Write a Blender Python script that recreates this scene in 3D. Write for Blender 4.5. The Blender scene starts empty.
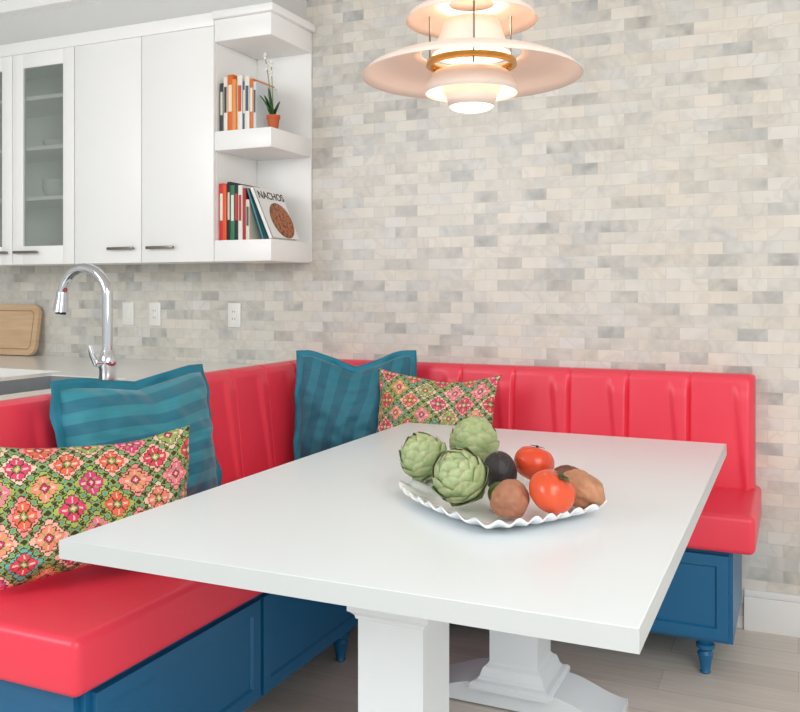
import bpy, bmesh, math, random
from mathutils import Vector, Matrix, noise
random.seed(4)
SC = bpy.context.scene
C = SC.collection
PI = math.pi

def lin(c):
    r = []
    for v in c[:3]:
        v = v/255.0
        r.append(v/12.92 if v <= .04045 else ((v+.055)/1.055)**2.4)
    return (r[0], r[1], r[2], 1)

# ---------------------------------------------------------------- node helpers
class E:
    def __init__(s, t, k): s.t = t; s.k = k
    def m(s, op, *o):
        n = s.t.nodes.new('ShaderNodeMath'); n.operation = op
        for i, x in enumerate((s,)+o):
            if isinstance(x, E): s.t.links.new(x.k, n.inputs[i])
            else: n.inputs[i].default_value = x
        return E(s.t, n.outputs[0])
    def __add__(s, o): return s.m('ADD', o)
    def __sub__(s, o): return s.m('SUBTRACT', o)
    def __mul__(s, o): return s.m('MULTIPLY', o)
    def fr(s): return s.m('FRACT')
    def fl(s): return s.m('FLOOR')
    def ab(s): return s.m('ABSOLUTE')
    def lt(s, o): return s.m('LESS_THAN', o)
    def gt(s, o): return s.m('GREATER_THAN', o)

def mix(t, f, a, b, blend=None):
    n = t.nodes.new('ShaderNodeMix'); n.data_type = 'RGBA'
    if blend: n.blend_type = blend
    if isinstance(f, E): t.links.new(f.k, n.inputs[0])
    else: n.inputs[0].default_value = f
    for i, x in ((6, a), (7, b)):
        if isinstance(x, E): t.links.new(x.k, n.inputs[i])
        else: n.inputs[i].default_value = x
    return E(t, n.outputs[2])

def base_mat(name, rough=.5, metal=0):
    m = bpy.data.materials.new(name); m.use_nodes = True
    t = m.node_tree; b = t.nodes['Principled BSDF']
    b.inputs['Roughness'].default_value = rough
    b.inputs['Metallic'].default_value = metal
    return m, t, b

def noise_node(t, scale, detail=3, vec=None, rough=.5):
    n = t.nodes.new('ShaderNodeTexNoise'); n.inputs['Scale'].default_value = scale
    n.inputs['Detail'].default_value = detail; n.inputs['Roughness'].default_value = rough
    if vec is None:
        tc = t.nodes.new('ShaderNodeTexCoord'); t.links.new(tc.outputs['Object'], n.inputs['Vector'])
    else: t.links.new(vec, n.inputs['Vector'])
    return n

def M(name, col, rough=.5, metal=0, var=.06, scale=8, bump=0, bscale=80, coat=0, emit=0, emcol=None, spec=None, sss=0):
    m, t, b = base_mat(name, rough, metal)
    n = noise_node(t, scale)
    c = lin(col); d = tuple(x*(1-var*2) for x in c[:3])+(1,)
    k = mix(t, E(t, n.outputs['Fac']), d, tuple(min(1, x*(1+var)) for x in c[:3])+(1,))
    t.links.new(k.k, b.inputs['Base Color'])
    if bump:
        n2 = noise_node(t, bscale, 4)
        bp = t.nodes.new('ShaderNodeBump'); bp.inputs['Strength'].default_value = bump; bp.inputs['Distance'].default_value = .004
        t.links.new(n2.outputs['Fac'], bp.inputs['Height']); t.links.new(bp.outputs[0], b.inputs['Normal'])
    if coat: b.inputs['Coat Weight'].default_value = coat; b.inputs['Coat Roughness'].default_value = .15
    if emit:
        b.inputs['Emission Color'].default_value = lin(emcol or col); b.inputs['Emission Strength'].default_value = emit
    if spec is not None: b.inputs['Specular IOR Level'].default_value = spec
    if sss: b.inputs['Subsurface Weight'].default_value = sss; b.inputs['Subsurface Scale'].default_value = .02
    return m

def ramp(t, fac, stops, const=False):
    r = t.nodes.new('ShaderNodeValToRGB'); cr = r.color_ramp
    if const: cr.interpolation = 'CONSTANT'
    while len(cr.elements) < len(stops): cr.elements.new(.5)
    for e, (p, c) in zip(cr.elements, stops): e.position = p; e.color = lin(c)
    t.links.new(fac, r.inputs[0]); return E(t, r.outputs[0])

def tile_mat():
    m, t, b = base_mat('marble_brick_tile', .30)
    tc = t.nodes.new('ShaderNodeTexCoord'); sp = t.nodes.new('ShaderNodeSeparateXYZ'); t.links.new(tc.outputs['Object'], sp.inputs[0])
    cb = t.nodes.new('ShaderNodeCombineXYZ'); t.links.new(sp.outputs[0], cb.inputs[0]); t.links.new(sp.outputs[2], cb.inputs[1])
    br = t.nodes.new('ShaderNodeTexBrick'); t.links.new(cb.outputs[0], br.inputs['Vector'])
    br.inputs['Scale'].default_value = 1; br.inputs['Brick Width'].default_value = .104; br.inputs['Row Height'].default_value = .0465
    br.inputs['Mortar Size'].default_value = .0009; br.inputs['Mortar Smooth'].default_value = .5; br.offset = .5
    br.inputs['Color1'].default_value = (0, 0, 0, 1); br.inputs['Color2'].default_value = (1, 1, 1, 1); br.inputs['Mortar'].default_value = (.5, .5, .5, 1)
    sc = t.nodes.new('ShaderNodeSeparateColor'); t.links.new(br.outputs['Color'], sc.inputs[0]); rnd = E(t, sc.outputs[0])
    def n4(scale, detail, k, dist=0):
        n = t.nodes.new('ShaderNodeTexNoise'); n.noise_dimensions = '4D'; n.inputs['Scale'].default_value = scale; n.inputs['Detail'].default_value = detail
        n.inputs['Distortion'].default_value = dist
        t.links.new(tc.outputs['Object'], n.inputs['Vector']); t.links.new((rnd*k).k, n.inputs['W']); return E(t, n.outputs['Fac'])
    soft = n4(13, 3, 37.0, .6)
    hue = n4(2, 1, 83.0)
    big = E(t, noise_node(t, 1.1, 2).outputs['Fac'])
    val = rnd*.68+(soft-.5)*.95+(big-.5)*.35+.16
    colw = ramp(t, val.k, [(.0, (228, 222, 210)), (.35, (221, 215, 203)), (.6, (212, 207, 196)), (.78, (199, 195, 186)), (.9, (184, 182, 175)), (1, (168, 167, 162))])
    colc = ramp(t, val.k, [(.0, (225, 223, 218)), (.35, (218, 216, 210)), (.6, (209, 208, 203)), (.78, (195, 195, 191)), (.9, (180, 181, 178)), (1, (165, 166, 164))])
    col = mix(t, ((hue-.40)*4.0).m('MINIMUM', 1.0).m('MAXIMUM', 0.0), colw, colc)
    vein = n4(6, 3, 51.0, .8)
    vm = ((vein-.5).ab()*-24.0+1.0).m('MAXIMUM', 0.0)*.20
    c2 = mix(t, vm, col, lin((168, 166, 160)))
    fin = mix(t, E(t, br.outputs['Fac'])*.75, c2, lin((192, 187, 177)))
    t.links.new(fin.k, b.inputs['Base Color'])
    bp = t.nodes.new('ShaderNodeBump'); bp.invert = True; bp.inputs['Strength'].default_value = .2; bp.inputs['Distance'].default_value = .002
    t.links.new(br.outputs['Fac'], bp.inputs['Height']); t.links.new(bp.outputs[0], b.inputs['Normal'])
    return m

def floor_mat():
    m, t, b = base_mat('pale_plank_floor', .35)
    tc = t.nodes.new('ShaderNodeTexCoord')
    br = t.nodes.new('ShaderNodeTexBrick'); t.links.new(tc.outputs['Object'], br.inputs['Vector'])
    br.inputs['Scale'].default_value = 1; br.inputs['Brick Width'].default_value = 1.1; br.inputs['Row Height'].default_value = .16
    br.inputs['Mortar Size'].default_value = .0018; br.offset = .37
    br.inputs['Color1'].default_value = (0, 0, 0, 1); br.inputs['Color2'].default_value = (1, 1, 1, 1); br.inputs['Mortar'].default_value = (.5, .5, .5, 1)
    col = ramp(t, br.outputs['Color'], [(0, (228, 221, 212)), (1, (212, 204, 195))])
    mp = t.nodes.new('ShaderNodeMapping'); mp.inputs['Scale'].default_value = (2, 26, 1); t.links.new(tc.outputs['Object'], mp.inputs[0])
    n = noise_node(t, 1.6, 6, mp.outputs[0], .6)
    v = ramp(t, n.outputs['Fac'], [(.2, (228, 225, 220)), (.8, (255, 255, 255))])
    mx = mix(t, 1.0, col, v, 'MULTIPLY')
    fin = mix(t, E(t, br.outputs['Fac']), mx, lin((188, 181, 172)))
    t.links.new(fin.k, b.inputs['Base Color']); return m

def suzani_mat(name, nu, nv, seed, soft=0.0):
    """rows of stepped ikat diamonds, each with a small flower, outlined in olive and lime"""
    m, t, b = base_mat(name, .9)
    tc = t.nodes.new('ShaderNodeTexCoord'); sp = t.nodes.new('ShaderNodeSeparateXYZ'); t.links.new(tc.outputs['UV'], sp.inputs[0])
    wn0 = noise_node(t, 26, 2, tc.outputs['UV']); wob0 = E(t, wn0.outputs['Fac'])
    u = E(t, sp.outputs[0])*nu+(wob0-.5)*.10; v = E(t, sp.outputs[1])*nv+(wob0-.5)*.10
    q = 34.0
    u = (u*q).fl()*(1/q)
    def cell(off, pal):
        a = u+off; c = v+off
        fx = a.fr()-.5; fy = c.fr()-.5
        r = (fx*fx+fy*fy).m('SQRT'); th = fy.m('ARCTAN2', fx)
        cb = t.nodes.new('ShaderNodeCombineXYZ'); t.links.new(a.fl().k, cb.inputs[0]); t.links.new(c.fl().k, cb.inputs[1]); cb.inputs[2].default_value = seed+off
        wn = t.nodes.new('ShaderNodeTexWhiteNoise'); t.links.new(cb.outputs[0], wn.inputs[0])
        n = len(pal)
        rc = ramp(t, wn.outputs['Value'], [(i/n, p) for i, p in enumerate(pal)], True)
        rc2 = ramp(t, (E(t, wn.outputs['Value'])*7.3).fr().k, [(0, (238, 184, 168)), (.25, (168, 184, 96)), (.5, (240, 146, 146)), (.7, (232, 200, 176)), (.85, (104, 172, 162))], True)
        return fx, fy, r, th, rc, rc2
    dark = lin((58, 60, 42)); lime = lin((152, 168, 84)); cream = lin((238, 200, 180)); teal = lin((80, 160, 154)); mag = lin((204, 48, 102))
    scr = ((u*2*PI*3.0).m('SINE')*(v*2*PI*3.0).m('SINE')).ab()
    c = mix(t, scr.gt(.40), dark, lime)
    c = mix(t, scr.gt(.80), c, teal)
    for off, pal in ((0.0, [(222, 68, 110), (232, 106, 78), (220, 66, 86), (236, 132, 110)]), (0.5, [(236, 130, 148), (228, 94, 72), (212, 68, 122), (150, 170, 90), (236, 152, 118)])):
        fx, fy, r, th, rc, rc2 = cell(off, pal)
        dd = fx.ab()+fy.ab()
        scal = dd+((fx.ab()-fy.ab())*30.0).m('COSINE')*.020
        c = mix(t, scal.lt(.455), c, lime)
        c = mix(t, scal.lt(.432), c, dark)
        c = mix(t, scal.lt(.398), c, rc2)
        step = dd*.80+r*.20+((fx.ab()-fy.ab())*44.0).m('COSINE')*.024
        c = mix(t, step.lt(.318), c, dark)
        c = mix(t, step.lt(.290), c, rc)
        c = mix(t, ((fx.ab().lt(.020))+(fy.ab().lt(.024))).m('MINIMUM', 1.0)*(r.lt(.235))*(r.gt(.09)), c, cream)
        c = mix(t, (((fx.ab()-fy.ab()).ab().lt(.026))*(r.lt(.18))*(r.gt(.08))), c, lime if off else dark)
        c = mix(t, dd.lt(.125), c, dark)
        c = mix(t, dd.lt(.098), c, mag if off else lime)
        c = mix(t, dd.lt(.048), c, cream)
    if soft: c = mix(t, soft, c, lin((208, 184, 162)))
    t.links.new(c.k, b.inputs['Base Color'])
    n2 = noise_node(t, 300, 2); bp = t.nodes.new('ShaderNodeBump'); bp.inputs['Strength'].default_value = .35; bp.inputs['Distance'].default_value = .002
    t.links.new(n2.outputs['Fac'], bp.inputs['Height']); t.links.new(bp.outputs[0], b.inputs['Normal'])
    return m

def stripe_mat(name, ku, kv, ca, cb_):
    m, t, b = base_mat(name, .6)
    tc = t.nodes.new('ShaderNodeTexCoord'); sp = t.nodes.new('ShaderNodeSeparateXYZ'); t.links.new(tc.outputs['UV'], sp.inputs[0])
    f = (E(t, sp.outputs[0])*ku+E(t, sp.outputs[1])*kv).fr()
    c = ramp(t, f.k, [(0, ca), (.45, ca), (.50, cb_), (.95, cb_), (1, ca)])
    mp = t.nodes.new('ShaderNodeMapping'); mp.inputs['Scale'].default_value = (3, 60, 60); t.links.new(tc.outputs['UV'], mp.inputs[0])
    n = noise_node(t, 2, 3, mp.outputs[0]); nv = ramp(t, n.outputs['Fac'], [(.3, (232, 236, 238)), (.7, (255, 255, 255))])
    c = mix(t, 1.0, c, nv, 'MULTIPLY')
    t.links.new(c.k, b.inputs['Base Color']); b.inputs['Sheen Weight'].default_value = .25
    return m

def art_mat():
    m, t, b = base_mat('artichoke_bract_green', .55)
    tc = t.nodes.new('ShaderNodeTexCoord'); sp = t.nodes.new('ShaderNodeSeparateXYZ'); t.links.new(tc.outputs['UV'], sp.inputs[0])
    c = ramp(t, sp.outputs[1], [(0, (136, 154, 102)), (.45, (160, 176, 124)), (.85, (184, 196, 148)), (1, (166, 154, 118))])  # darker bract bases paint in the shade of the gaps; paler tips
    n = noise_node(t, 90, 3); nv = ramp(t, n.outputs['Fac'], [(.3, (226, 230, 218)), (.7, (255, 255, 255))])
    c = mix(t, 1.0, c, nv, 'MULTIPLY')
    t.links.new(c.k, b.inputs['Base Color'])
    b.inputs['Subsurface Weight'].default_value = .2; b.inputs['Subsurface Scale'].default_value = .01
    return m

# ---------------------------------------------------------------- mesh helpers
def wloc(o):
    v = Vector((0, 0, 0))
    while o: v += o.location; o = o.parent
    return v

def obj(name, bm, mat, parent=None, smooth=True, world=True, loc=None, angle=None, recalc=True):
    """links a bmesh as one object; bmesh is in world coordinates unless world=False"""
    if parent is not None and world: bmesh.ops.translate(bm, verts=bm.verts, vec=-wloc(parent))
    if loc is not None: bmesh.ops.translate(bm, verts=bm.verts, vec=-Vector(loc))
    me = bpy.data.meshes.new(name)
    if recalc: bmesh.ops.recalc_face_normals(bm, faces=bm.faces)
    bm.to_mesh(me); bm.free()
    if mat: me.materials.append(mat)
    if smooth:
        for p in me.polygons: p.use_smooth = True
        me.set_sharp_from_angle(angle=angle or math.radians(38))
    o = bpy.data.objects.new(name, me); C.objects.link(o)
    if loc is not None: o.location = loc
    if parent is not None: o.parent = parent
    return o

def thing(name, label, cat, loc=(0, 0, 0), group=None):
    o = bpy.data.objects.new(name, None); C.objects.link(o); o.location = loc; o.empty_display_size = .05
    return tag(o, label, cat, group)
def tag(o, label, cat, group=None):
    o['label'] = label; o['category'] = cat
    if group: o['group'] = group
    return o
def struct(name, bm, mat, **k):
    o = obj(name, bm, mat, **k); o['kind'] = 'structure'; return o

def box(bm, x0, x1, y0, y1, z0, z1, bev=0, seg=2):
    r = bmesh.ops.create_cube(bm, size=1)
    vs = r['verts']
    for v in vs:
        v.co = Vector(((x0+x1)/2+v.co.x*(x1-x0), (y0+y1)/2+v.co.y*(y1-y0), (z0+z1)/2+v.co.z*(z1-z0)))
    if bev:
        es = list({e for v in vs for e in v.link_edges})
        bmesh.ops.bevel(bm, geom=es, offset=bev, segments=seg, profile=.5, affect='EDGES')
    return bm
def B(*a, **k): return box(bmesh.new(), *a, **k)

def lathe(bm, prof, cx=0, cy=0, seg=48, wave=None):
    rings = []
    for r, z in prof:
        if r < 1e-5: rings.append([bm.verts.new((cx, cy, z))]); continue
        rings.append([bm.verts.new((cx+r*math.cos(2*PI*i/seg), cy+r*math.sin(2*PI*i/seg), z)) for i in range(seg)])
    for a, b in zip(rings, rings[1:]):
        for i in range(seg):
            j = (i+1) % seg
            if len(a) == 1 and len(b) == 1: continue
            if len(a) == 1: bm.faces.new((a[0], b[i], b[j]))
            elif len(b) == 1: bm.faces.new((a[i], a[j], b[0]))
            else: bm.faces.new((a[i], a[j], b[j], b[i]))
    return bm

def tube(bm, pts, rad, seg=12, cap=True):
    pts = [Vector(p) for p in pts]
    if not hasattr(rad, '__len__'): rad = [rad]*len(pts)
    rings = []; up = None
    for i, p in enumerate(pts):
        d = (pts[min(i+1, len(pts)-1)]-pts[max(i-1, 0)]).normalized()
        if up is None:
            up = Vector((0, 0, 1)) if abs(d.z) < .9 else Vector((0, 1, 0))
        a = d.cross(up).normalized(); up2 = a.cross(d).normalized(); up = up2
        rings.append([bm.verts.new(p+rad[i]*(a*math.cos(2*PI*k/seg)+up2*math.sin(2*PI*k/seg))) for k in range(seg)])
    for a, b in zip(rings, rings[1:]):
        for k in range(seg): bm.faces.new((a[k], a[(k+1) % seg], b[(k+1) % seg], b[k]))
    if cap: bm.faces.new(rings[0][::-1]); bm.faces.new(rings[-1])
    return bm

def panel(w, h, t, rail, facing, org, recess=.008):
    """shaker panel; facing '-y' or '+x'; org = lower left corner at the back of the panel"""
    bm = B(0, w, -t, 0, 0, h)
    bm.normal_update()
    f = [f for f in bm.faces if f.normal.y < -.9]
    bmesh.ops.inset_region(bm, faces=f, thickness=rail, depth=0)
    bmesh.ops.inset_region(bm, faces=f, thickness=.007, depth=-recess)
    R = Matrix.Rotation(PI/2, 4, 'Z') if facing == '+x' else Matrix.Identity(4)
    bmesh.ops.transform(bm, matrix=Matrix.Translation(org) @ R, verts=bm.verts)
    return bm

def blob(rx, ry, rz, amp=.05, sc=2.0, seed=0, sub=4, fn=None, amp2=0):
    bm = bmesh.new(); bmesh.ops.create_icosphere(bm, subdivisions=sub, radius=1)
    for v in bm.verts:
        d = v.co.normalized(); k = 1+amp*noise.noise(d*sc+Vector((seed*7.3, seed, 0)))
        if amp2: k += amp2*noise.noise(d*sc*3.2+Vector((seed*3.1, 0, seed)))
        if fn: k *= fn(d)
        v.co = Vector((d.x*rx, d.y*ry, d.z*rz))*k
    return bm

# ---------------------------------------------------------------- materials
m_tile = tile_mat(); m_floor = floor_mat()
m_paint = M('white_wall_paint', (214, 214, 212), .8, var=.01)
m_ceil = M('ceiling_paint', (232, 232, 230), .9, var=.01)
m_cab = M('white_cabinet_lacquer', (252, 252, 250), .35, var=.004)
m_trim = M('white_trim_paint', (244, 243, 240), .4, var=.01)
m_quartz = M('white_quartz', (238, 238, 234), .2, var=.02, scale=20)
m_red = M('coral_red_vinyl', (240, 62, 84), .34, var=.03, scale=3, bump=.08, bscale=350)
m_blue = M('deep_blue_lacquer', (18, 98, 142), .36, var=.04, scale=3)
m_table = M('white_table_lacquer', (234, 241, 244), .26, var=.006)
m_edge_shade = M('white_table_edge_painted_shade', (204, 209, 209), .4, var=.006)  # table white greyed down, edge shade painted into the colour
m_chrome = M('polished_chrome', (215, 218, 222), .08, 1, var=.01)
m_steel = M('brushed_steel', (168, 171, 174), .35, .5, var=.04, scale=30)
m_nickel = M('satin_nickel', (140, 132, 124), .3, 1, var=.02)
m_dark = M('dark_slot', (50, 50, 50), .5)
m_plastic = M('white_plastic', (240, 239, 234), .35, var=.01)
m_shade = M('pinkish_white_shade', (246, 228, 216), .5, var=.01)
m_brass = M('brushed_brass', (206, 170, 96), .3, 1, var=.03)
m_glow = M('glowing_diffuser', (255, 244, 228), .5, emit=1.5, emcol=(255, 232, 205))
m_porc = M('white_porcelain', (244, 246, 247), .15, var=.01, coat=.5)
m_art = art_mat()
m_stem = M('artichoke_stem', (130, 146, 94), .6, var=.1)
m_tom = M('tomato_skin', (222, 76, 42), .25, var=.12, scale=12, sss=.1)
m_tom2 = M('tomato_skin_red', (226, 88, 50), .22, var=.12, scale=10, sss=.1)
m_calyx = M('tomato_calyx', (70, 82, 36), .6)
m_avo = M('avocado_skin', (50, 42, 46), .42, var=.3, scale=60, bump=.7, bscale=160)
m_avog = M('green_fruit_skin', (92, 116, 48), .4, var=.2, scale=50, bump=.4, bscale=150)
m_pot = M('potato_skin', (176, 120, 92), .65, var=.22, scale=45, bump=.6, bscale=90)
m_pot2 = M('potato_skin_tan', (198, 142, 106), .65, var=.22, scale=40, bump=.6, bscale=80)
m_brown = M('brown_skin', (116, 66, 48), .5, var=.2, scale=30)
m_terra = M('terracotta', (196, 96, 56), .7)
m_leaf = M('dark_leaf', (48, 92, 40), .4, var=.15)
m_petal = M('white_petal', (244, 240, 236), .6)
m_stalk = M('flower_stalk', (150, 160, 110), .6)
m_pages = M('book_pages', (236, 228, 210), .8)
m_soil = M('soil', (60, 44, 34), .9)
m_bulb = M('bulb_glass', (255, 235, 210), .5, emit=3, emcol=(255, 222, 184))
m_suz = suzani_mat('multicolour_medallion_print', 4.6, 3.1, 3.0)
m_suz2 = suzani_mat('multicolour_medallion_print_small', 4.6, 3.6, 9.0, .06)
m_strh = stripe_mat('teal_stripe_across', -.35, 6.0, (24, 116, 140), (42, 144, 162))
m_strv = stripe_mat('teal_stripe_slanted', 5.5, -1.2, (22, 104, 126), (32, 122, 142))
m_teal = M('plain_teal_fabric', (30, 124, 148), .7, var=.06, scale=12)

def wood_mat():
    m, t, b = base_mat('light_maple', .45)
    tc = t.nodes.new('ShaderNodeTexCoord'); mp = t.nodes.new('ShaderNodeMapping'); mp.inputs['Scale'].default_value = (2, 2, 30)
    t.links.new(tc.outputs['Object'], mp.inputs[0]); n = noise_node(t, 2, 5, mp.outputs[0])
    c = ramp(t, n.outputs['Fac'], [(.3, (206, 170, 132)), (.7, (222, 190, 154))])
    t.links.new(c.k, b.inputs['Base Color']); return m
m_wood = wood_mat()
def glass_mat():
    m, t, b = base_mat('grey_green_glass', .05)
    n = noise_node(t, 2)
    c = mix(t, E(t, n.outputs['Fac']), lin((142, 156, 146)), lin((156, 170, 160)))
    t.links.new(c.k, b.inputs['Base Color']); b.inputs['Alpha'].default_value = .30
    return m
m_glass = glass_mat()

# ---------------------------------------------------------------- room shell
WY = 3.53; CZ = 2.75
struct('floor', B(-4.6, 2.6, -2.2, WY+.1, -.1, 0), m_floor, smooth=False)
struct('ceiling', B(-4.6, 2.6, -2.2, WY+.1, CZ, CZ+.1), m_ceil, smooth=False)
struct('wall_back', B(-4.6, 2.6, WY, WY+.12, 0, CZ), m_tile, smooth=False)
struct('wall_left', B(-4.7, -4.6, -2.2, WY+.1, 0, CZ), m_paint, smooth=False)
bm = B(-.185, 2.6, WY-.016, WY, 0, .125, bev=.002); box(bm, -.185, 2.6, WY-.011, WY, .125, .15, bev=.004)
struct('baseboard_back', bm, m_trim)
struct('trim_1', B(-4.6, -2.06, WY-.29, WY, 2.4705, CZ), m_paint, smooth=False)   # soffit above the cabinets

# ---------------------------------------------------------------- upper cabinets
CY = WY-.33; Z0 = 1.388; Z1 = 2.41
def bar_handle(xc, z, parent):
    bm = B(xc-.075, xc+.075, CY-.048, CY-.036, z-.0065, z+.0065, bev=.002)
    for s in (-.058, .058): box(bm, xc+s-.006, xc+s+.006, CY-.04, CY-.018, z-.005, z+.005)
    return obj('handle', bm, m_nickel, parent)
cab = thing('wall_cabinet', 'white flat-front wall cabinet with two solid doors beside the open shelves', 'cabinet', (-2.72, WY, Z0))
obj('body', B(-3.118, -2.322, CY, WY-.002, Z0, Z1), m_cab, cab, smooth=False)
for x0, x1, hx in ((-3.118, -2.7215, -2.825), (-2.7185, -2.3225, -2.60)):
    d = obj('door', B(x0+.001, x1-.001, CY-.02, CY-.001, Z0-.004, Z1, bev=.0025), m_cab, cab)
    bar_handle(hx, Z0+.062, d)
gcab = thing('glass_wall_cabinet', 'white wall cabinet with narrow glass-paned doors at the left edge', 'cabinet', (-3.52, WY, Z0))
bm = B(-3.92, -3.9, CY, WY-.002, Z0, Z1); box(bm, -3.14, -3.12, CY, WY-.002, Z0, Z1); box(bm, -3.9, -3.14, CY, WY-.002, Z0, Z0+.02)
box(bm, -3.9, -3.14, CY, WY-.002, Z1-.02, Z1); box(bm, -3.9, -3.14, WY-.012, WY-.002, Z0+.02, Z1-.02)
obj('body', bm, m_cab, gcab, smooth=False)
SHZ = (1.715, 1.96, 2.205)
for z in SHZ: obj('shelf', B(-3.9, -3.14, CY+.004, WY-.012, z-.018, z), m_cab, gcab, smooth=False)
for x0, x1, hx in ((-3.918, -3.5215, -3.615), (-3.5185, -3.1225, -3.415)):
    a, b_ = x0+.001, x1-.001; w = .068
    bm = B(a, a+w, CY-.02, CY-.001, Z0-.004, Z1, bev=.002); box(bm, b_-w, b_, CY-.02, CY-.001, Z0-.004, Z1, bev=.002)
    box(bm, a+w, b_-w, CY-.02, CY-.001, Z0-.004, Z0+.085, bev=.002); box(bm, a+w, b_-w, CY-.02, CY-.001, Z1-.07, Z1, bev=.002)
    d = obj('door', bm, m_cab, gcab)
    obj('glass_pane', B(a+w-.004, b_-w+.004, CY-.012, CY-.008, Z0+.08, Z1-.065), m_glass, d, smooth=False)
    bar_handle(hx, Z0+.055, d)
cr = B(-3.95, -2.322, CY-.024, WY-.002, Z1+.001, 2.47, bev=.003)
tag(obj('cabinet_fascia', cr, m_cab, None, loc=(-3.1, WY, Z1)), 'plain white fascia board running along the top of the closed wall cabinets', 'cabinet trim')
# open end shelves
osh = thing('open_shelf_unit', 'white open end shelf unit holding books beside the cabinet doors', 'shelf', (-2.17, WY, Z0))
SX0, SX1 = -2.32, -2.03
obj('back_panel', B(SX0, SX1, WY-.014, WY-.002, Z0, 2.34), m_cab, osh, smooth=False)
obj('shelf', B(SX0, SX1, CY-.018, WY-.014, Z0-.004, 1.476, bev=.002), m_cab, osh)
obj('shelf', B(SX0, SX1, CY-.018, WY-.014, 1.866, 1.95, bev=.002), m_cab, osh)
obj('top_box', B(SX0, SX1, CY-.018, WY-.002, 2.34, 2.435, bev=.003), m_cab, osh)
obj('crown_moulding', B(SX0, SX1+.018, CY-.036, WY-.002, 2.436, 2.47, bev=.005), m_cab, osh)
struct('trim_2', box(B(-4.6, -2.0, CY-.02, WY-.0, CZ-.12, CZ-.06, bev=.006), -4.6, -1.97, CY-.05, WY, CZ-.06, CZ-.001, bev=.006), m_cab)

# bowls in glass cabinet
def bowl(x, y, z, r, h, label):
    bm = lathe(bmesh.new(), [(0, z), (r*.45, z), (r*.5, z+.004), (r*.85, z+h*.5), (r, z+h), (r*.96, z+h), (r*.8, z+h*.5), (r*.4, z+.008), (0, z+.008)], x, y)
    tag(obj('bowl', bm, m_porc, None, loc=(x, y, z)), label, 'bowl')
bowl(-3.43, 3.38, 1.7155, .075, .07, 'white bowl behind glass on the lowest inner cabinet shelf')
bowl(-3.43, 3.38, 1.745, .075, .07, 'upper white bowl nested in the bowl behind the cabinet glass')
bowl(-3.42, 3.38, 1.9605, .08, .05, 'shallow white bowl on the middle shelf behind the cabinet glass')

# ---------------------------------------------------------------- books
def book(x0, th, h, dep, col, z, label, group, band=None, yf=CY+.012):
    root = thing('book', label, 'book', (x0+th/2, yf+dep/2, z), group)
    mt = M('book_cover', col, .45, var=.03)
    bm = B(x0, x0+th, yf, yf+.003, z, z+h, bev=.001); box(bm, x0, x0+.0025, yf+.002, yf+dep, z, z+h); box(bm, x0+th-.0025, x0+th, yf+.002, yf+dep, z, z+h)
    obj('cover', bm, mt, root)
    obj('pages', B(x0+.0025, x0+th-.0025, yf+.003, yf+dep-.004, z+.003, z+h-.003), m_pages, root, smooth=False)
    if band:
        obj('spine_band', B(x0+th*.18, x0+th*.82, yf-.0008, yf+.001, z+h*.35, z+h*.82), M('spine_print', band, .5, var=.02), root, smooth=False)
up = [(.018, .215, (58, 60, 66), (220, 214, 200), 'charcoal book at the left end of the upper shelf row'),
      (.020, .240, (238, 232, 220), (60, 60, 60), 'cream book second from left on the upper shelf'),
      (.028, .248, (226, 110, 40), (250, 232, 200), 'thick orange book third from left on the upper shelf'),
      (.016, .225, (240, 158, 84), None, 'slim pale orange book fourth from left on the upper shelf'),
      (.026, .242, (244, 240, 232), (200, 90, 40), 'white book with orange spine print on the upper shelf'),
      (.018, .215, (64, 112, 150), (240, 230, 210), 'blue book sixth from left on the upper shelf'),
      (.024, .232, (240, 236, 226), (70, 100, 120), 'white book with blue spine print on the upper shelf'),
      (.018, .218, (224, 122, 60), (250, 236, 210), 'orange book eighth along the upper row, left of the pale one'),
      (.014, .205, (214, 222, 224), (90, 90, 90), 'short pale grey book at the right end of the upper row')]
x = SX0+.006
for th, h, c, bd, lb in up:
    book(x, th, h, .17, c, 1.951, lb, 'books on the upper open shelf', bd, yf=CY+.008+.006*((len(lb)*7) % 3)); x += th+.0012
lo = [(.022, .250, (214, 52, 44), (245, 235, 220), 'red book at the left end of the lower shelf row'),
      (.018, .245, (232, 92, 52), None, 'orange-red book second from left on the lower shelf'),
      (.016, .255, (34, 36, 40), (220, 215, 200), 'slim black book third from left on the lower shelf'),
      (.022, .240, (44, 128, 84), (235, 235, 225), 'green book on the lower shelf between two black books'),
      (.018, .246, (40, 40, 46), (214, 60, 50), 'black book with red spine print on the lower shelf'),
      (.020, .238, (240, 236, 228), (190, 60, 50), 'white book with red spine print on the lower shelf'),
      (.014, .225, (178, 44, 50), None, 'slim dark red book seventh from left on the lower shelf'),
      (.018, .175, (232, 224, 206), (90, 90, 90), 'short cream book at the right end of the upright lower row')]
x = SX0+.003
for th, h, c, bd, lb in lo:
    book(x, th, h, .17, c, 1.477, lb, 'books on the lower open shelf', bd, yf=CY+.008+.006*((len(lb)*5) % 3)); x += th+.0006
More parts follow.
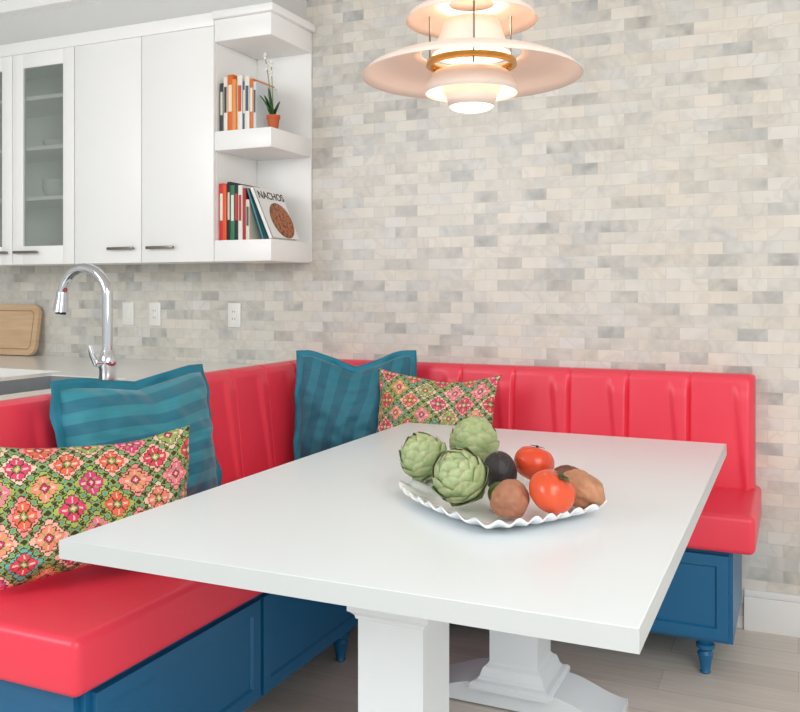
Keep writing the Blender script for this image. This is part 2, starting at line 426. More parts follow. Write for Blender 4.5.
# books leaning on the row
def leaning(name, label, x, z, dep, h, th, col, ang, yf):
    r = thing(name, label, 'book', (x, yf, z), 'books on the lower open shelf'); r.rotation_euler = (0, -math.radians(ang), 0)
    bm = B(-.0025, 0, 0, dep, 0, h); box(bm, -th, -th+.0025, 0, dep, 0, h); box(bm, -th, 0, 0, .003, 0, h)
    obj('cover', bm, M(name+'_cover', col, .4, var=.015), r, world=False, smooth=False)
    obj('pages', B(-th+.0025, -.0025, .003, dep-.004, .003, h-.003), m_pages, r, world=False, smooth=False)
    return r
leaning('book', 'slim teal book leaning between the upright row and the white cookbook', -2.087, 1.4820, .18, .232, .013, (72, 140, 150), 20, CY+.018)
ck = leaning('cookbook', 'white cookbook leaning at the end of the lower shelf, dish pictured on its cover', -2.040, 1.4855, .22, .240, .020, (244, 243, 240), 24, CY+.010)
bm = bmesh.new(); bmesh.ops.create_cone(bm, segments=40, radius1=.082, radius2=.082, depth=.001, cap_ends=True)
bmesh.ops.transform(bm, matrix=Matrix.Translation((.0009, .132, .086)) @ Matrix.Rotation(PI/2, 4, 'Y'), verts=bm.verts)
def food_mat():
    m, t, b = base_mat('printed_dish', .4); n = noise_node(t, 60, 3)
    c = ramp(t, n.outputs['Fac'], [(.3, (70, 40, 34)), (.45, (150, 66, 40)), (.55, (206, 120, 60)), (.65, (110, 110, 50))]); t.links.new(c.k, b.inputs['Base Color']); return m
dp = obj('dish_picture', bm, food_mat(), ck, world=False, smooth=False)
bm = bmesh.new(); bmesh.ops.create_cone(bm, segments=40, radius1=.086, radius2=.086, depth=.0006, cap_ends=True)
bmesh.ops.transform(bm, matrix=Matrix.Translation((.0005, .132, .087)) @ Matrix.Rotation(PI/2, 4, 'Y'), verts=bm.verts)
obj('dish_rim_print', bm, M('printed_rim', (96, 84, 78), .4), dp, world=False, smooth=False)
cu = bpy.data.curves.new('title', 'FONT'); cu.body = 'NACHOS'; cu.size = .050; cu.extrude = .0004; cu.offset = .0006
to = bpy.data.objects.new('tmp', cu); C.objects.link(to); dg = bpy.context.evaluated_depsgraph_get()
tm = bpy.data.meshes.new_from_object(to.evaluated_get(dg)); bpy.data.objects.remove(to)
tm.materials.clear(); tm.materials.append(M('title_ink', (70, 60, 56), .6))
tm.transform(Matrix.Translation((.0008, .012, .188)) @ Matrix(((0, 0, 1, 0), (1, 0, 0, 0), (0, 1, 0, 0), (0, 0, 0, 1))))
tt = bpy.data.objects.new('title_lettering', tm); C.objects.link(tt); tt.parent = ck

# potted orchid
po = thing('potted_orchid', 'small orchid in a terracotta pot at the end of the upper shelf', 'plant', (-2.062, CY+.05, 1.951))
px, py, pz = -2.062, CY+.05, 1.951
obj('pot', lathe(bmesh.new(), [(0, pz), (.020, pz), (.027, pz+.045), (.030, pz+.045), (.030, pz+.060), (.026, pz+.060), (.024, pz+.048), (0, pz+.048)], px, py, 28), m_terra, po)
obj('soil', lathe(bmesh.new(), [(0, pz+.053), (.0245, pz+.051)], px, py, 24), m_soil, po)
def leaf_bm(bm, base, direction, L, W, droop):
    d = Vector(direction).normalized(); side = d.cross(Vector((0, 0, 1))).normalized()
    prev = None
    for i in range(9):
        t = i/8; c = Vector(base)+d*L*t+Vector((0, 0, -droop*t*t)); w = W*math.sin(PI*min(1, .12+t*.88))**.8+.0008
        row = [bm.verts.new(c+side*w*s+Vector((0, 0, .25*w*abs(s)))) for s in (-1, -.5, 0, .5, 1)]
        if prev:
            for k in range(4): bm.faces.new((prev[k], prev[k+1], row[k+1], row[k]))
        prev = row
for d, L, W in (((-.7, -.5, 1.7), .13, .020), ((-.25, -.3, 2.6), .15, .018), ((.3, .5, 1.8), .10, .014), ((-.5, .2, 1.3), .09, .018), ((-.2, -.5, 1.6), .09, .015), ((-.5, -.6, 2.2), .12, .016)):
    bm = bmesh.new(); leaf_bm(bm, (px, py, pz+.05), d, L, W, .02); o = obj('leaf', bm, m_leaf, po); o.modifiers.new('s', 'SOLIDIFY').thickness = .0015
for dx, top in ((-.035, .265), (-.004, .23)):
    pts = [(px+dx*(t**1.2), py-.01*t, pz+.05+top*t) for t in [i/8 for i in range(9)]]
    s = obj('stalk', tube(bmesh.new(), pts, .0024, 8), m_stalk, po)
    for k, tt_ in enumerate((1.0, .82)):
        c = Vector((px+dx*(tt_**1.2), py-.012, pz+.05+top*tt_)); bm = bmesh.new()
        for q in range(5):
            a = q*2*PI/5+k
            leaf_bm(bm, c, (math.cos(a), -.35, math.sin(a)+.001), .016, .006, 0)
        fo = obj('flower', bm, m_petal, s); fo.modifiers.new('s', 'SOLIDIFY').thickness = .001

# ---------------------------------------------------------------- counter, sink, faucet, board, outlets
CT = .91
bm = B(-2.90, -2.075, 1.2, 2.0, CT-.04, CT, bev=.002); box(bm, -2.90, -2.075, 2.74, WY-.002, CT-.04, CT, bev=.002)
box(bm, -2.42, -2.075, 1.995, 2.745, CT-.04, CT); box(bm, -2.90, -2.82, 1.995, 2.745, CT-.04, CT); box(bm, -4.5, -2.895, 2.88, WY-.002, CT-.04, CT)
tag(obj('countertop', bm, m_quartz, None, loc=(-2.5, 2.8, CT-.04), smooth=False), 'white quartz worktop behind the bench with a cut-out for the sink', 'countertop')
bc = thing('base_cabinet', 'white base cabinet under the sink worktop behind the left bench', 'cabinet', (-2.5, 2.0, 0))
obj('body', B(-2.86, -2.08, 1.24, 2.84, .1, .60), m_cab, bc, smooth=False)
for x0, x1 in ((-2.86, -2.84), (-2.10, -2.08)): obj('side_panel', B(x0, x1, 1.24, 2.84, .6, CT-.041), m_cab, bc, smooth=False)
obj('plinth', B(-2.82, -2.1, 1.28, 2.84, 0, .1), m_cab, bc, smooth=False)
bc2 = thing('base_cabinet', 'white base cabinet along the tiled wall under the worktop', 'cabinet', (-3.3, 3.2, 0))
obj('body', B(-4.5, -2.08, 2.92, WY-.004, .1, CT-.041), m_cab, bc2, smooth=False); obj('plinth', B(-4.5, -2.1, 2.96, WY-.004, 0, .1), m_cab, bc2, smooth=False)
sk = thing('sink', 'stainless steel sink set into the white worktop at the left', 'sink', (-2.62, 2.37, .74))
bm = B(-2.425, -2.4205, 2.001, 2.739, .75, CT-.004); box(bm, -2.8195, -2.815, 2.001, 2.739, .75, CT-.004); box(bm, -2.815, -2.425, 2.001, 2.005, .75, CT-.004); box(bm, -2.815, -2.425, 2.735, 2.739, .75, CT-.004)
box(bm, -2.8195, -2.4205, 2.001, 2.739, .74, .75)
obj('basin', bm, m_steel, sk, smooth=False)
obj('drain', lathe(bmesh.new(), [(0, .7515), (.03, .7515), (.042, .754), (.045, .7505)], -2.62, 2.4, 24), m_chrome, sk)
fx, fy = -2.312, 2.52
fa = thing('faucet', 'tall chrome gooseneck kitchen faucet with a pull-down spray head', 'faucet', (fx, fy, CT))
obj('body', lathe(bmesh.new(), [(0, CT), (.038, CT), (.038, CT+.008), (.031, CT+.014), (.029, CT+.06), (.033, CT+.068), (.033, CT+.10), (.027, CT+.112), (.021, CT+.13), (0, CT+.13)], fx, fy, 32), m_chrome, fa)
R_ = .110; zt = 1.359-.018
pts = [(fx, fy, CT+.12), (fx, fy, CT+.22), (fx, fy, zt-R_)]+[(fx-R_+R_*math.cos(a), fy, zt-R_+R_*math.sin(a)) for a in [PI*i/18 for i in range(1, 18)]]
obj('gooseneck', tube(bmesh.new(), pts, .0190, 20), m_chrome, fa)
hx = fx-2*R_; hz = zt-R_+.018
sh = obj('spray_head', tube(bmesh.new(), [(hx+.001, fy, hz+.004), (hx-.001, fy, hz-.02), (hx-.005, fy, hz-.045), (hx-.008, fy, hz-.070), (hx-.008, fy, hz-.074)], [.021, .023, .026, .029, .024], 20), m_chrome, fa)
obj('nozzle', tube(bmesh.new(), [(hx-.008, fy, hz-.073), (hx-.009, fy, hz-.079)], .020, 20), m_dark, sh)
bm = tube(bmesh.new(), [(fx, fy-.02, CT+.085), (fx-.012, fy-.047, CT+.085)], .015, 16)
tube(bm, [(fx-.012, fy-.044, CT+.08), (fx-.022, fy-.055, CT+.115), (fx-.028, fy-.062, CT+.15)], [.011, .010, .008], 12)
obj('lever', bm, m_chrome, fa)
# cutting board
def rrect(w, h, r, n=8):
    P = []
    for cx, cz, a0 in ((w/2-r, h-r, 0), (-w/2+r, h-r, PI/2), (-w/2+r, r, PI), (w/2-r, r, 1.5*PI)):
        for i in range(n+1):
            a = a0+PI/2*i/n; P.append((cx+r*math.cos(a), cz+r*math.sin(a)))
    return P
cb = thing('cutting_board', 'light wooden cutting board with rounded corners leaning on the tiles', 'cutting board', (-3.885, 3.46, CT+.003))
cb.rotation_euler = (-math.radians(9), 0, 0)
def slab(P, y0, y1):
    bm = bmesh.new(); a = [bm.verts.new((x, y0, z)) for x, z in P]; b = [bm.verts.new((x, y1, z)) for x, z in P]
    bm.faces.new(a); bm.faces.new(b[::-1]); n = len(P)
    for i in range(n): bm.faces.new((a[i], b[i], b[(i+1) % n], a[(i+1) % n]))
    return bm
obj('board', slab(rrect(.44, .27, .05), -.011, .011), m_wood, cb, world=False, angle=math.radians(30))
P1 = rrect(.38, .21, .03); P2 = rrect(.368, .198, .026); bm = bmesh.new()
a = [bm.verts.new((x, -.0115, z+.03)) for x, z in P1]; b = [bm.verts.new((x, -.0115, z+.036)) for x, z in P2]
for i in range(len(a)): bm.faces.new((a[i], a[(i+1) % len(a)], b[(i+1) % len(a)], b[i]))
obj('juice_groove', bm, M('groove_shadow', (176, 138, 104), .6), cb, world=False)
for x, lb, sw in ((-3.10, 'white rocker switch plate on the tiles, nearest the cutting board', True), (-2.93, 'white socket plate on the tiles just right of the faucet neck', False), (-2.455, 'white socket plate on the tiles below the open shelf unit', False)):
    w = .036; z = 1.14
    r = thing('switch_plate' if sw else 'socket_plate', lb, 'light switch' if sw else 'electrical outlet', (x, WY, z))
    obj('cover_plate', B(x-w, x+w, WY-.007, WY-.0005, z-.058, z+.058, bev=.003), m_plastic, r)
    if sw: obj('rocker', B(x-.016, x+.016, WY-.011, WY-.006, z-.033, z+.033, bev=.002), m_plastic, r)
    else:
        ins = obj('receptacle', B(x-.017, x+.017, WY-.0095, WY-.006, z-.034, z+.034, bev=.002), m_plastic, r)
        for dz in (-.017, .017):
            for dx in (-.006, .006):
                obj('slot', B(x+dx-.001, x+dx+.001, WY-.0102, WY-.009, z+dz-.004, z+dz+.004), m_dark, ins, smooth=False)

# ---------------------------------------------------------------- banquette
ZS0, ZS1, ZB = .42, .545, .95
def foot(x, y, parent):
    prof = [(0, 0), (.013, 0), (.018, .006), (.015, .012), (.021, .045), (.026, .066), (.020, .076), (.030, .086), (.030, .098), (.023, .103), (.030, .12), (0, .12)]
    return obj('leg', lathe(bmesh.new(), prof, x, y, 24), m_blue, parent)
def sm(a, b, t):
    t = max(0, min(1, (t-a)/(b-a))); return t*t*(3-2*t)
def channel_back(L, pitch, off, z0, z1, dbot, dtop, flip=False):
    """one continuous padded back; slim upright pleats taper downwards from just under the even top edge"""
    bm = bmesh.new(); n = int(L/.0045); cols = []
    for i in range(n+1):
        s = L*i/n; f = ((s-off)/pitch) % 1.0
        if flip: f = 1-f
        pad = math.sin(PI*f)**.6
        groove = 1-sm(0, .035, f)*(1-sm(.97, 1.0, f))
        e = min(s, L-s); er = 1-max(0, 1-e/.022)**2
        def dep(t):               # t 0 top .. 1 bottom
            w = .40-.24*t; on = sm(.0, .10, t)
            rib = sm(1-w, 1-w*.55, f)*(1-sm(.95, 1.0, f))
            return (.012*rib*on*(1-.35*t)+.005*pad-.009*groove*(.35+.65*on))*er-.022*(1-er)
        H = z1-.002*groove-.006*(1-er)
        d0 = dtop+dep(0)
        col = [(0, z0), (0, H-.012), (.010, H-.002)]
        col += [(d0*.35, H+.002), (d0*.65, H+.002), (d0-.020, H-.001), (d0-.007, H-.008), (d0, H-.024)]
        for q in range(1, 15):
            t = (q/14)**1.5; d = dtop+(dbot-dtop)*t+dep(t)
            col.append((d, (H-.024)+(z0-(H-.024))*t))
        cols.append([bm.verts.new((s, d, z)) for d, z in col])
    for a, b in zip(cols, cols[1:]):
        for k in range(len(a)-1): bm.faces.new((a[k], a[k+1], b[k+1], b[k]))
        bm.faces.new((a[-1], a[0], b[0], b[-1]))
    bm.faces.new(cols[0]); bm.faces.new(cols[-1][::-1])
    return bm
def cushion(x0, x1, y0, y1):
    return B(x0, x1, y0, y1, ZS0+.001, ZS1, bev=.020, seg=5)

bl = thing('banquette_bench', 'long red-cushioned banquette bench on the left side of the table, backing the worktop', 'bench', (-1.7, 2.4, 0), 'corner banquette benches')
obj('base', B(-2.055, -1.372, 1.43, WY-.004, .12, ZS0), m_blue, bl, smooth=False)
for y0, w in ((1.445, .625), (2.085, .60), (2.70, .30)):
    obj('drawer_front', panel(w, .272, .018, .05, '+x', (-1.372, y0, .134)), m_blue, bl, smooth=False)
obj('end_panel', panel(.64, .272, .016, .055, '-y', (-2.03, 1.43, .134)), m_blue, bl, smooth=False)
for x, y in ((-1.42, 1.48), (-1.42, 2.66), (-2.0, 1.48), (-2.0, 3.4)): foot(x, y, bl)
sc = obj('seat_cushion', cushion(-1.915, -1.34, 1.37, 3.40), m_red, bl)
bm = channel_back(WY-.006-1.37, .225, .11, ZS0+.001, ZB, .14, .085)
# local x -> +Y, local y -> +X
bmesh.ops.transform(bm, matrix=Matrix(((0, 1, 0, -2.06), (1, 0, 0, 1.37), (0, 0, 1, 0), (0, 0, 0, 1))), verts=bm.verts)
obj('channelled_backrest', bm, m_red, bl)

bb = thing('banquette_bench', 'red-cushioned banquette bench along the tiled wall behind the table', 'bench', (-.75, 3.28, 0), 'corner banquette benches')
obj('base', B(-1.368, -.192, 3.03, WY-.02, .12, ZS0), m_blue, bb, smooth=False)
for x0, w in ((-1.33, .37), (-.945, .36), (-.57, .365)):
    obj('drawer_front', panel(w, .272, .018, .05, '-y', (x0, 3.03, .134)), m_blue, bb, smooth=False)
for x, y in ((-.28, 3.07), (-1.2, 3.07), (-.24, 3.44)): foot(x, y, bb)
obj('seat_cushion', cushion(-1.338, -.124, 2.99, WY-.02), m_red, bb)
bm = channel_back(1.760, .2255, .0, ZS0+.06, ZB, .12, .085, flip=True)
# local x -> -X starting at right end, local y -> -Y
bmesh.ops.transform(bm, matrix=Matrix(((-1, 0, 0, -.145), (0, -1, 0, WY-.004), (0, 0, 1, 0), (0, 0, 0, 1))), verts=bm.verts)
obj('channelled_backrest', bm, m_red, bb)

# ---------------------------------------------------------------- pillows
def pillow(w, h, t, mat, bottom, wdir, tilt, roll=0, flange=0, fmat=None, dent=0, seed=0, label='', group=None, nu=90, nv=70, dw=.42):
    cw, ch = w-2*flange, h-2*flange
    def P(u, v):
        x = cw/2*u*(1-.09*(1-v*v)*u*u*(0 if flange else 1)-.02*(1-v*v))
        y = ch/2*v*(1-.11*(1-u*u)*v*v*(0 if flange else 1)-.02*(1-u*u))
        y -= dent*max(0, 1-abs(u)/(dw*2))**1.2*max(0, (v+.6)/1.6)**2
        x += .012*noise.noise(Vector((u*1.3, v*1.3, seed)))
        y += .012*noise.noise(Vector((u*1.3, v*1.3, seed+5)))
        return x, y
    bm = bmesh.new(); uv = bm.loops.layers.uv.new('UVMap'); G = {}
    for side in (1, -1):
        for i in range(nu+1):
            for j in range(nv+1):
                u = -1+2*i/nu; v = -1+2*j/nv; edge = i in (0, nu) or j in (0, nv)
                if side == -1 and edge: G[(side, i, j)] = G[(1, i, j)]; continue
                x, y = P(u, v)
                th = t/2*(max(0, (1-abs(u)**2.6))*max(0, (1-abs(v)**2.6)))**.5
                ed = max(abs(u), abs(v))
                wr = .014*noise.noise(Vector((u*2.2, v*2.2, seed+side*3)))+.007*noise.noise(Vector((u*5, v*5, seed+side)))
                # gathers running in from the seams
                ang = math.atan2(v, u)
                wr += .006*ed**2*noise.noise(Vector((math.cos(ang)*6, math.sin(ang)*6, seed*2)))
                z = side*(th+wr*min(1, th/(t*.12)))
                if side == 1: z -= dent*.4*math.exp(-(u/.25)**2)*max(0, v+.1)**1.5*min(1, th/(t*.15))
                G[(side, i, j)] = bm.verts.new((x, y, z))
    for side in (1, -1):
        for i in range(nu):
            for j in range(nv):
                vs = [G[(side, i, j)], G[(side, i+1, j)], G[(side, i+1, j+1)], G[(side, i, j+1)]]
                f = bm.faces.new(vs if side == 1 else vs[::-1])
                idx = [(i, j), (i+1, j), (i+1, j+1), (i, j+1)]
                if side == -1: idx = idx[::-1]
                for l, (a, b) in zip(f.loops, idx): l[uv].uv = (a/nu, b/nv)
    bmesh.ops.translate(bm, verts=bm.verts, vec=(0, h/2, 0))
    o = obj('throw_pillow', bm, mat, None, angle=PI)
    W = Vector((wdir[0], wdir[1], 0)).normalized(); N0 = Vector((W.y, -W.x, 0))
    T = math.radians(tilt); U = Vector((0, 0, 1))*math.cos(T)-N0*math.sin(T); N = W.cross(U)
    Rm = Matrix((W, U, N)).transposed().to_4x4()
    o.matrix_world = Matrix.Translation(bottom) @ Rm @ Matrix.Rotation(math.radians(roll), 4, 'Z')
    tag(o, label, 'pillow', group)
    if flange:
        bm = bmesh.new(); per = []
        K = 60
        for a, b, fixed in ((-1, 1, 'b'), (-1, 1, 'r'), (1, -1, 't'), (1, -1, 'l')):
            for k in range(K):
                s = a+(b-a)*k/K
                per.append({'b': (s, -1), 'r': (1, s), 't': (s, 1), 'l': (-1, s)}[fixed])
        rows = []
        for idx, (u, v) in enumerate(per):
            x, y = P(u, v)
            ox = (abs(u)**8)*math.copysign(1, u); oy = (abs(v)**8)*math.copysign(1, v)
            rp = .009*math.sin(idx*2*PI*7/len(per)+seed)+.005*math.sin(idx*2*PI*17/len(per)+seed*2)
            rows.append([bm.verts.new((x+ox*flange*q, y+oy*flange*q+h/2, rp*q)) for q in (-.12, .0, .5, 1.0)])
        n = len(rows)
        for i in range(n):
            a = rows[i]; b = rows[(i+1) % n]
            for k in range(3): bm.faces.new((a[k], b[k], b[k+1], a[k+1]))
        fo = obj('flange', bm, fmat, None, angle=PI); fo.parent = o
        fo.modifiers.new('s', 'SOLIDIFY').thickness = .003
    return o
pillow(.64, .46, .20, m_strh, (-1.79, 2.155, .556), (.08, 1), 11, 0, .028, m_teal, .03, 1.0,
       'teal striped flanged pillow leaning on the left bench back', 'teal striped pillows')
pillow(.53, .345, .14, m_suz, (-1.583, 1.712, .552), (.26, .47), 13, 0, 0, None, 0, 2.0,
       'multicoloured medallion print pillow on the left bench near the camera', 'multicoloured print pillows')
pillow(.50, .46, .16, m_strv, (-1.630, 3.18, .556), (.90, .42), 10, 0, .024, m_teal, .06, 3.0,
       'teal flanged pillow with slanted stripes in the bench corner', 'teal striped pillows')
pillow(.51, .40, .12, m_suz2, (-1.28, 3.10, .556), (.98, .06), 16, -1, 0, None, .015, 4.0,
       'multicoloured medallion print pillow against the wall bench beside the corner pillow', 'multicoloured print pillows')

# ---------------------------------------------------------------- table
tb = thing('dining_table', 'white rectangular double-pedestal dining table holding the fruit platter', 'table', (-.782, 2.197, 0))
obj('tabletop', B(-1.3485, -.2155, 1.3365, 3.0585, .722, .76, bev=.001, seg=1), m_table, tb)
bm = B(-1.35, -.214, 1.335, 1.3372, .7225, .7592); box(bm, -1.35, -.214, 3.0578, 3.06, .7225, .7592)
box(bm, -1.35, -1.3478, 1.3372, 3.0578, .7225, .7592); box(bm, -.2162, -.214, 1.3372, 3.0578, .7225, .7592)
obj('shaded_edge_strip', bm, m_edge_shade, tb, smooth=False)  # thin added strip that carries the painted shade of the tabletop edge
def sq_prof(bm, cx, cy, prof):
    rings = [[bm.verts.new((cx+sx*h, cy+sy*h, z)) for sx, sy in ((-1, -1), (1, -1), (1, 1), (-1, 1))] for h, z in prof]
    for a, b in zip(rings, rings[1:]):
        for k in range(4): bm.faces.new((a[k], a[(k+1) % 4], b[(k+1) % 4], b[k]))
    bm.faces.new(rings[0][::-1]); bm.faces.new(rings[-1])
    return bm
for cy in (1.76, 2.64):
    cx = -.782; h = .075
    bm = sq_prof(bmesh.new(), cx, cy, [(h, .125), (h, .565)])
    col = obj('pedestal_column', bm, m_table, tb, smooth=False)
    obj('capital', sq_prof(bmesh.new(), cx, cy, [(h, .558), (h+.004, .56), (h+.006, .568), (h+.014, .576), (h+.018, .578), (h+.018, .722)]), m_table, col, smooth=False)
    bm = sq_prof(bmesh.new(), cx, cy, [(.125, .060), (.125, .074), (.118, .081), (.105, .085), (.098, .094), (.094, .108), (.09, .118), (h+.004, .126), (h, .132)])
    obj('plinth_moulding', bm, m_table, col, smooth=False)
    # ogee cross foot along X
    P = []
    N = 20
    for i in range(N+1):
        t = i/N; x = .310*(1-t)+.118*t; P.append((x, .018+.050*(3*t*t-2*t**3)))
    prof = [(.310, 0)]+P
    full = prof+[(-x, z) for x, z in prof[::-1]]
    full += [(-.27, 0), (-.24, .006), (.24, .006), (.27, 0)]
    bm = slab([(x, z) for x, z in full], -.095, .095)
    bmesh.ops.translate(bm, verts=bm.verts, vec=(cx, cy, 0))
    obj('foot', bm, m_table, tb, angle=math.radians(30))
obj('stretcher', B(-.832, -.732, 1.856, 2.544, .66, .72), m_table, tb, smooth=False)

# ---------------------------------------------------------------- platter and produce
TX, TY, TZ = -.630, 1.950, .7605
bm = bmesh.new(); seg = 216; rings = []
prof = [(0, .004, 0), (.08, .004, 0), (.14, .005, 0), (.175, .008, 0), (.205, .015, .25), (.233, .026, .7), (.247, .034, 1)]
def ring(r, z, w, dz=0):
    L = []
    for i in range(seg):
        a = 2*PI*i/seg; wv = math.sin(a*30); pw = 1.28
        sup = (abs(math.cos(a))**pw+abs(math.sin(a))**pw)**(-1/pw)
        k = min(1, r/.2)**2
        rr = r*(1+.014*w*wv)*(sup*k+(1-k)); fr = max(0, -math.sin(a))
        L.append(bm.verts.new((TX+rr*math.cos(a)+.24*k*rr*fr*fr, TY+rr*math.sin(a)*(1+.08*fr*k), TZ+z+dz+.006*w*math.sin(a*30+1.2))))
    return L
c0 = bm.verts.new((TX, TY, TZ+.004)); rs = [ring(r, z, w) for r, z, w in prof[1:]]
rs2 = [ring(r, z, w, -.004) for r, z, w in prof[:0:-1]]; c1 = bm.verts.new((TX, TY, TZ))
allr = rs+rs2
for i in range(seg):
    j = (i+1) % seg; bm.faces.new((c0, rs[0][i], rs[0][j])); bm.faces.new((c1, rs2[-1][j], rs2[-1][i]))
    for a, b in zip(allr, allr[1:]): bm.faces.new((a[i], b[i], b[j], a[j]))
tag(obj('platter', bm, m_porc, None, loc=(TX, TY, TZ), angle=PI), 'white porcelain platter with ruffled rim on the table', 'platter')

def artichoke(c, R, tilt, az, label, seed):
    root = thing('artichoke', label, 'artichoke', c, 'artichokes on the platter')
    rnd = random.Random(seed)
    bm = bmesh.new(); uv = bm.loops.layers.uv.new('UVMap')
    rows = 9
    def pt(phi, th, lift):
        r = R*lift; up = 1.06 if phi < PI/2 else .94
        return Vector((r*math.sin(phi)*math.cos(th), r*math.sin(phi)*math.sin(th), r*up*math.cos(phi)))
    bmesh.ops.create_icosphere(bm, subdivisions=3, radius=R*.84)
    for f in bm.faces:
        for l in f.loops: l[uv].uv = (.5, .1)
    for k in range(rows):
        ph0 = PI*(.93-.088*k); n = max(4, int(round(7.5*math.sin(min(ph0, PI*.97))+1))) if k else 5
        if k == rows-1: n = 4
        for q in range(n):
            th0 = 2*PI*(q+.5*(k % 2))/n+rnd.uniform(-.14, .14); span = .70+.18*rnd.random(); W = .50*R*(1 if k < 6 else .85)*rnd.uniform(.9, 1.1)
            prev = None; tipk = rnd.uniform(.0, .14)
            NS = 9
            for i in range(NS):
                t = i/(NS-1); ph = ph0-span*t; wd = W*max(0, 1-t**3.4)**.65*(.8+.3*math.sin(PI*min(1, t*1.2)))+.0006
                row = []
                for s in (-1, -.5, 0, .5, 1):
                    lift = .885+.075*t+tipk*t**2.5+.02*(1-s*s)-.012*k/rows
                    p = pt(ph, th0, lift)
                    tang = Vector((-math.sin(th0), math.cos(th0), 0)); rad = pt(ph, th0, 1).normalized()
                    row.append((bm.verts.new(p+tang*wd*s-rad*(wd*wd*s*s)/(1.9*R)), (s+1)/2, t))
                if prev:
                    for m_ in range(4):
                        quad = (prev[m_], prev[m_+1], row[m_+1], row[m_])
                        f = bm.faces.new([z[0] for z in quad])
                        for l, z in zip(f.loops, quad): l[uv].uv = (z[1], z[2])
                prev = row
    Rm = Matrix.Rotation(az, 4, 'Z') @ Matrix.Rotation(tilt, 4, 'Y')
    bmesh.ops.transform(bm, matrix=Rm, verts=bm.verts)
    obj('bracts', bm, m_art, root, world=False, angle=PI)
    bm = tube(bmesh.new(), [(0, 0, -R*.7), (0, 0, -R*.92), (.001, 0, -R*1.0)], [.011, .010, .0105], 14)
    bmesh.ops.transform(bm, matrix=Rm, verts=bm.verts)
    obj('stem', bm, m_stem, root, world=False)
artichoke((-.836, 2.005, .847), .060, .6, 3.6, 'green artichoke at the left end of the platter', 1)
artichoke((-.758, 2.145, .868), .064, .45, 1.9, 'green artichoke at the back, highest on the platter', 2)
artichoke((-.690, 1.858, .842), .064, .7, -1.9, 'green artichoke at the front left of the platter', 3)

def fruit(name, bm, mat, c, label, cat, rot=(0, 0, 0), group=None):
    r = thing(name, label, cat, c, group); r.rotation_euler = rot
    obj('skin', bm, mat, r, world=False, angle=PI); return r
def tomato(c, R, rot, label, mat, seed):
    f = lambda d: 1+.03*math.cos(5*math.atan2(d.y, d.x))*(1-abs(d.z))*1.0-.16*max(0, d.z-.75)/.25*.9
    r = fruit('tomato', blob(R, R, R*.86, .03, 1.5, seed, 4, f), mat, c, label, 'tomato', rot, 'tomatoes on the platter')
    bm = bmesh.new()
    for q in range(5):
        a = q*2*PI/5; leaf_bm(bm, (0, 0, R*.76), (math.cos(a), math.sin(a), .25), R*.42, R*.09, .004)
    tube(bm, [(0, 0, R*.7), (0, 0, R*.86)], .0025, 8)
    o = obj('calyx', bm, m_calyx, r, world=False)
tomato((-.586, 2.090, .842), .049, (-.2, .25, .4), 'red tomato at the back right of the platter', m_tom, 1)
tomato((-.476, 1.842, .833), .051, (.5, .35, 1.0), 'orange-red tomato at the front right of the platter', m_tom2, 2)
pear = lambda d: 1-.10*d.z
av = fruit('avocado', blob(.040, .040, .051, .03, 2, 3, 4, pear), m_avo, (-.646, 2.010, .832), 'dark avocado in the middle of the platter', 'avocado', (.15, -.1, 0))
obj('stem_nub', tube(bmesh.new(), [(0, 0, .041), (0, 0, .048)], .004, 10), m_stem, av, world=False)
g = blob(.030, .032, .028, .03, 2, 5, 3); tag(obj('green_fruit', g, m_avog, None, world=False, angle=PI), 'small green fruit tucked between the front artichoke and the round potato', 'fruit').location = (-.612, 1.912, .800)
def potato(c, r3, rot, mat, seed, label):
    o = tag(obj('potato', blob(*r3, .22, 1.3, seed, 5, None, .04), mat, None, world=False, angle=PI), label, 'potato', 'potatoes on the platter')
    o.location = c; o.rotation_euler = rot
potato((-.562, 1.826, .812), (.042, .038, .040), (0, .2, .3), m_pot, 11, 'round brown potato at the front of the platter')
potato((-.440, 1.945, .822), (.060, .040, .037), (0, .15, -.5), m_pot2, 12, 'long tan potato at the right end of the platter')
potato((-.495, 2.045, .816), (.042, .034, .034), (0, 0, .4), m_brown, 13, 'dark brown potato behind the front tomato')

# ---------------------------------------------------------------- pendant lamp
LX, LY = -.785, 2.20
lp = thing('pendant_lamp', 'tiered white pendant lamp with brass ring hanging over the table', 'lamp', (LX, LY, CZ))
def sh_(name, prof, mat, parent, th=.002, seg=72):
    o = obj(name, lathe(bmesh.new(), prof, LX, LY, seg), mat, parent, angle=math.radians(50)); 
    if th: s = o.modifiers.new('s', 'SOLIDIFY'); s.thickness = th
    return o
sh_('ceiling_canopy', [(0, CZ-.045), (.02, CZ-.045), (.05, CZ-.02), (.055, CZ-.001), (0, CZ-.001)], m_shade, lp, 0)
obj('cord', tube(bmesh.new(), [(LX, LY, 2.09), (LX, LY, CZ-.04)], .003, 8), m_plastic, lp)
sh_('top_cap', [(.012, 2.09), (.04, 2.085), (.08, 2.07), (.105, 2.048), (.118, 2.03)], m_shade, lp)
sh_('upper_shade', [(.060, 2.010), (.10, 2.006), (.14, 1.996), (.162, 1.982), (.172, 1.966)], m_shade, lp)
sh_('main_shade', [(.132, 1.880), (.155, 1.877), (.19, 1.868), (.235, 1.854), (.270, 1.837), (.288, 1.820)], m_shade, lp)
sh_('inner_reflector', [(.070, 1.965), (.078, 1.94), (.090, 1.91), (.102, 1.878)], m_shade, lp)
sh_('brass_ring', [(.100, 1.864), (.117, 1.861), (.119, 1.849), (.108, 1.845)], m_brass, lp)
sh_('lower_shade', [(.050, 1.840), (.080, 1.838), (.100, 1.829), (.113, 1.812), (.120, 1.793), (.122, 1.776)], m_shade, lp)
sh_('bottom_reflector', [(.080, 1.790), (.066, 1.766), (.059, 1.742)], m_shade, lp)
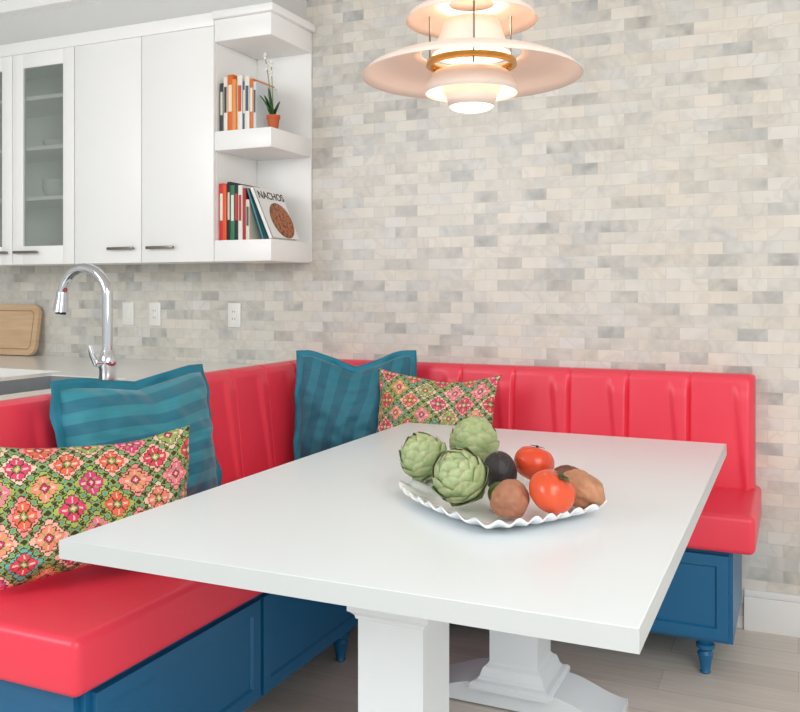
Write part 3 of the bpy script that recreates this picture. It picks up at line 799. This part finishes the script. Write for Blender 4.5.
bt = sh_('bottom_diffuser', [(.0585, 1.744), (.05, 1.736), (.03, 1.731), (0, 1.730)], m_glow, lp)
obj('bulb', blob(.026, .026, .034, 0, 1, 0, 3), m_bulb, lp, world=False).location = (0, 0, 1.915-CZ)
va = math.atan2(-LY, -LX)
for k in range(3):
    a = va+.05+k*2*PI/3
    pts = [(LX+r*math.cos(a), LY+r*math.sin(a), z) for r, z in ((.100, 1.835), (.112, 1.852), (.126, 1.886), (.126, 2.0), (.112, 2.035))]
    obj('strut', tube(bmesh.new(), pts, .0026, 8), m_nickel, lp)

def light(kind, name, loc, energy, col=(1, 1, 1), size=.1, target=None, sy=None):
    l = bpy.data.lights.new(name, kind); l.energy = energy; l.color = col
    if kind == 'AREA':
        l.size = size
        if sy: l.shape = 'RECTANGLE'; l.size_y = sy
    else: l.shadow_soft_size = size
    o = bpy.data.objects.new(name, l); C.objects.link(o); o.location = loc
    if target: o.rotation_euler = (Vector(target)-Vector(loc)).to_track_quat('-Z', 'Y').to_euler()
    return o
light('POINT', 'lamp_light_upper', (LX, LY, 1.980), .40, (1, .80, .62), .02)
light('POINT', 'lamp_light_middle', (LX, LY, 1.868), .40, (1, .80, .62), .014)
light('POINT', 'lamp_light_inner', (LX, LY, 1.812), .9, (1, .80, .62), .015)
light('POINT', 'lamp_light_lower', (LX, LY, 1.70), .9, (1, .80, .62), .03)
light('AREA', 'overhead_fill_light', (.9, .3, 2.70), 56, (1, .985, .965), 2.2, (-.9, 2.5, .6), 1.6)  # added overhead area lamp, keeps the tabletop brighter than its front edge
light('AREA', 'window_light', (1.8, -1.6, 1.9), 42, (1, .985, .965), 2.2, (-1.4, 2.9, 1.1), 1.6)
light('AREA', 'side_window_light', (-3.2, -.9, 2.3), 50, (.92, .97, 1), 1.8, (-1.6, 2.6, 1.0), 1.4)

w = bpy.data.worlds.new('World'); SC.world = w; w.use_nodes = True
w.node_tree.nodes['Background'].inputs[0].default_value = (.97, .99, 1, 1); w.node_tree.nodes['Background'].inputs[1].default_value = .84

cd = bpy.data.cameras.new('camera'); cam = bpy.data.objects.new('camera', cd); C.objects.link(cam)
cam.location = (0, 0, 1.26); cam.rotation_euler = (PI/2, 0, math.radians(24.25))
cd.sensor_width = 36; cd.lens = 885/800*36; cd.shift_y = -66/800; cd.clip_start = .05
SC.camera = cam
SC.view_settings.view_transform = 'Standard'
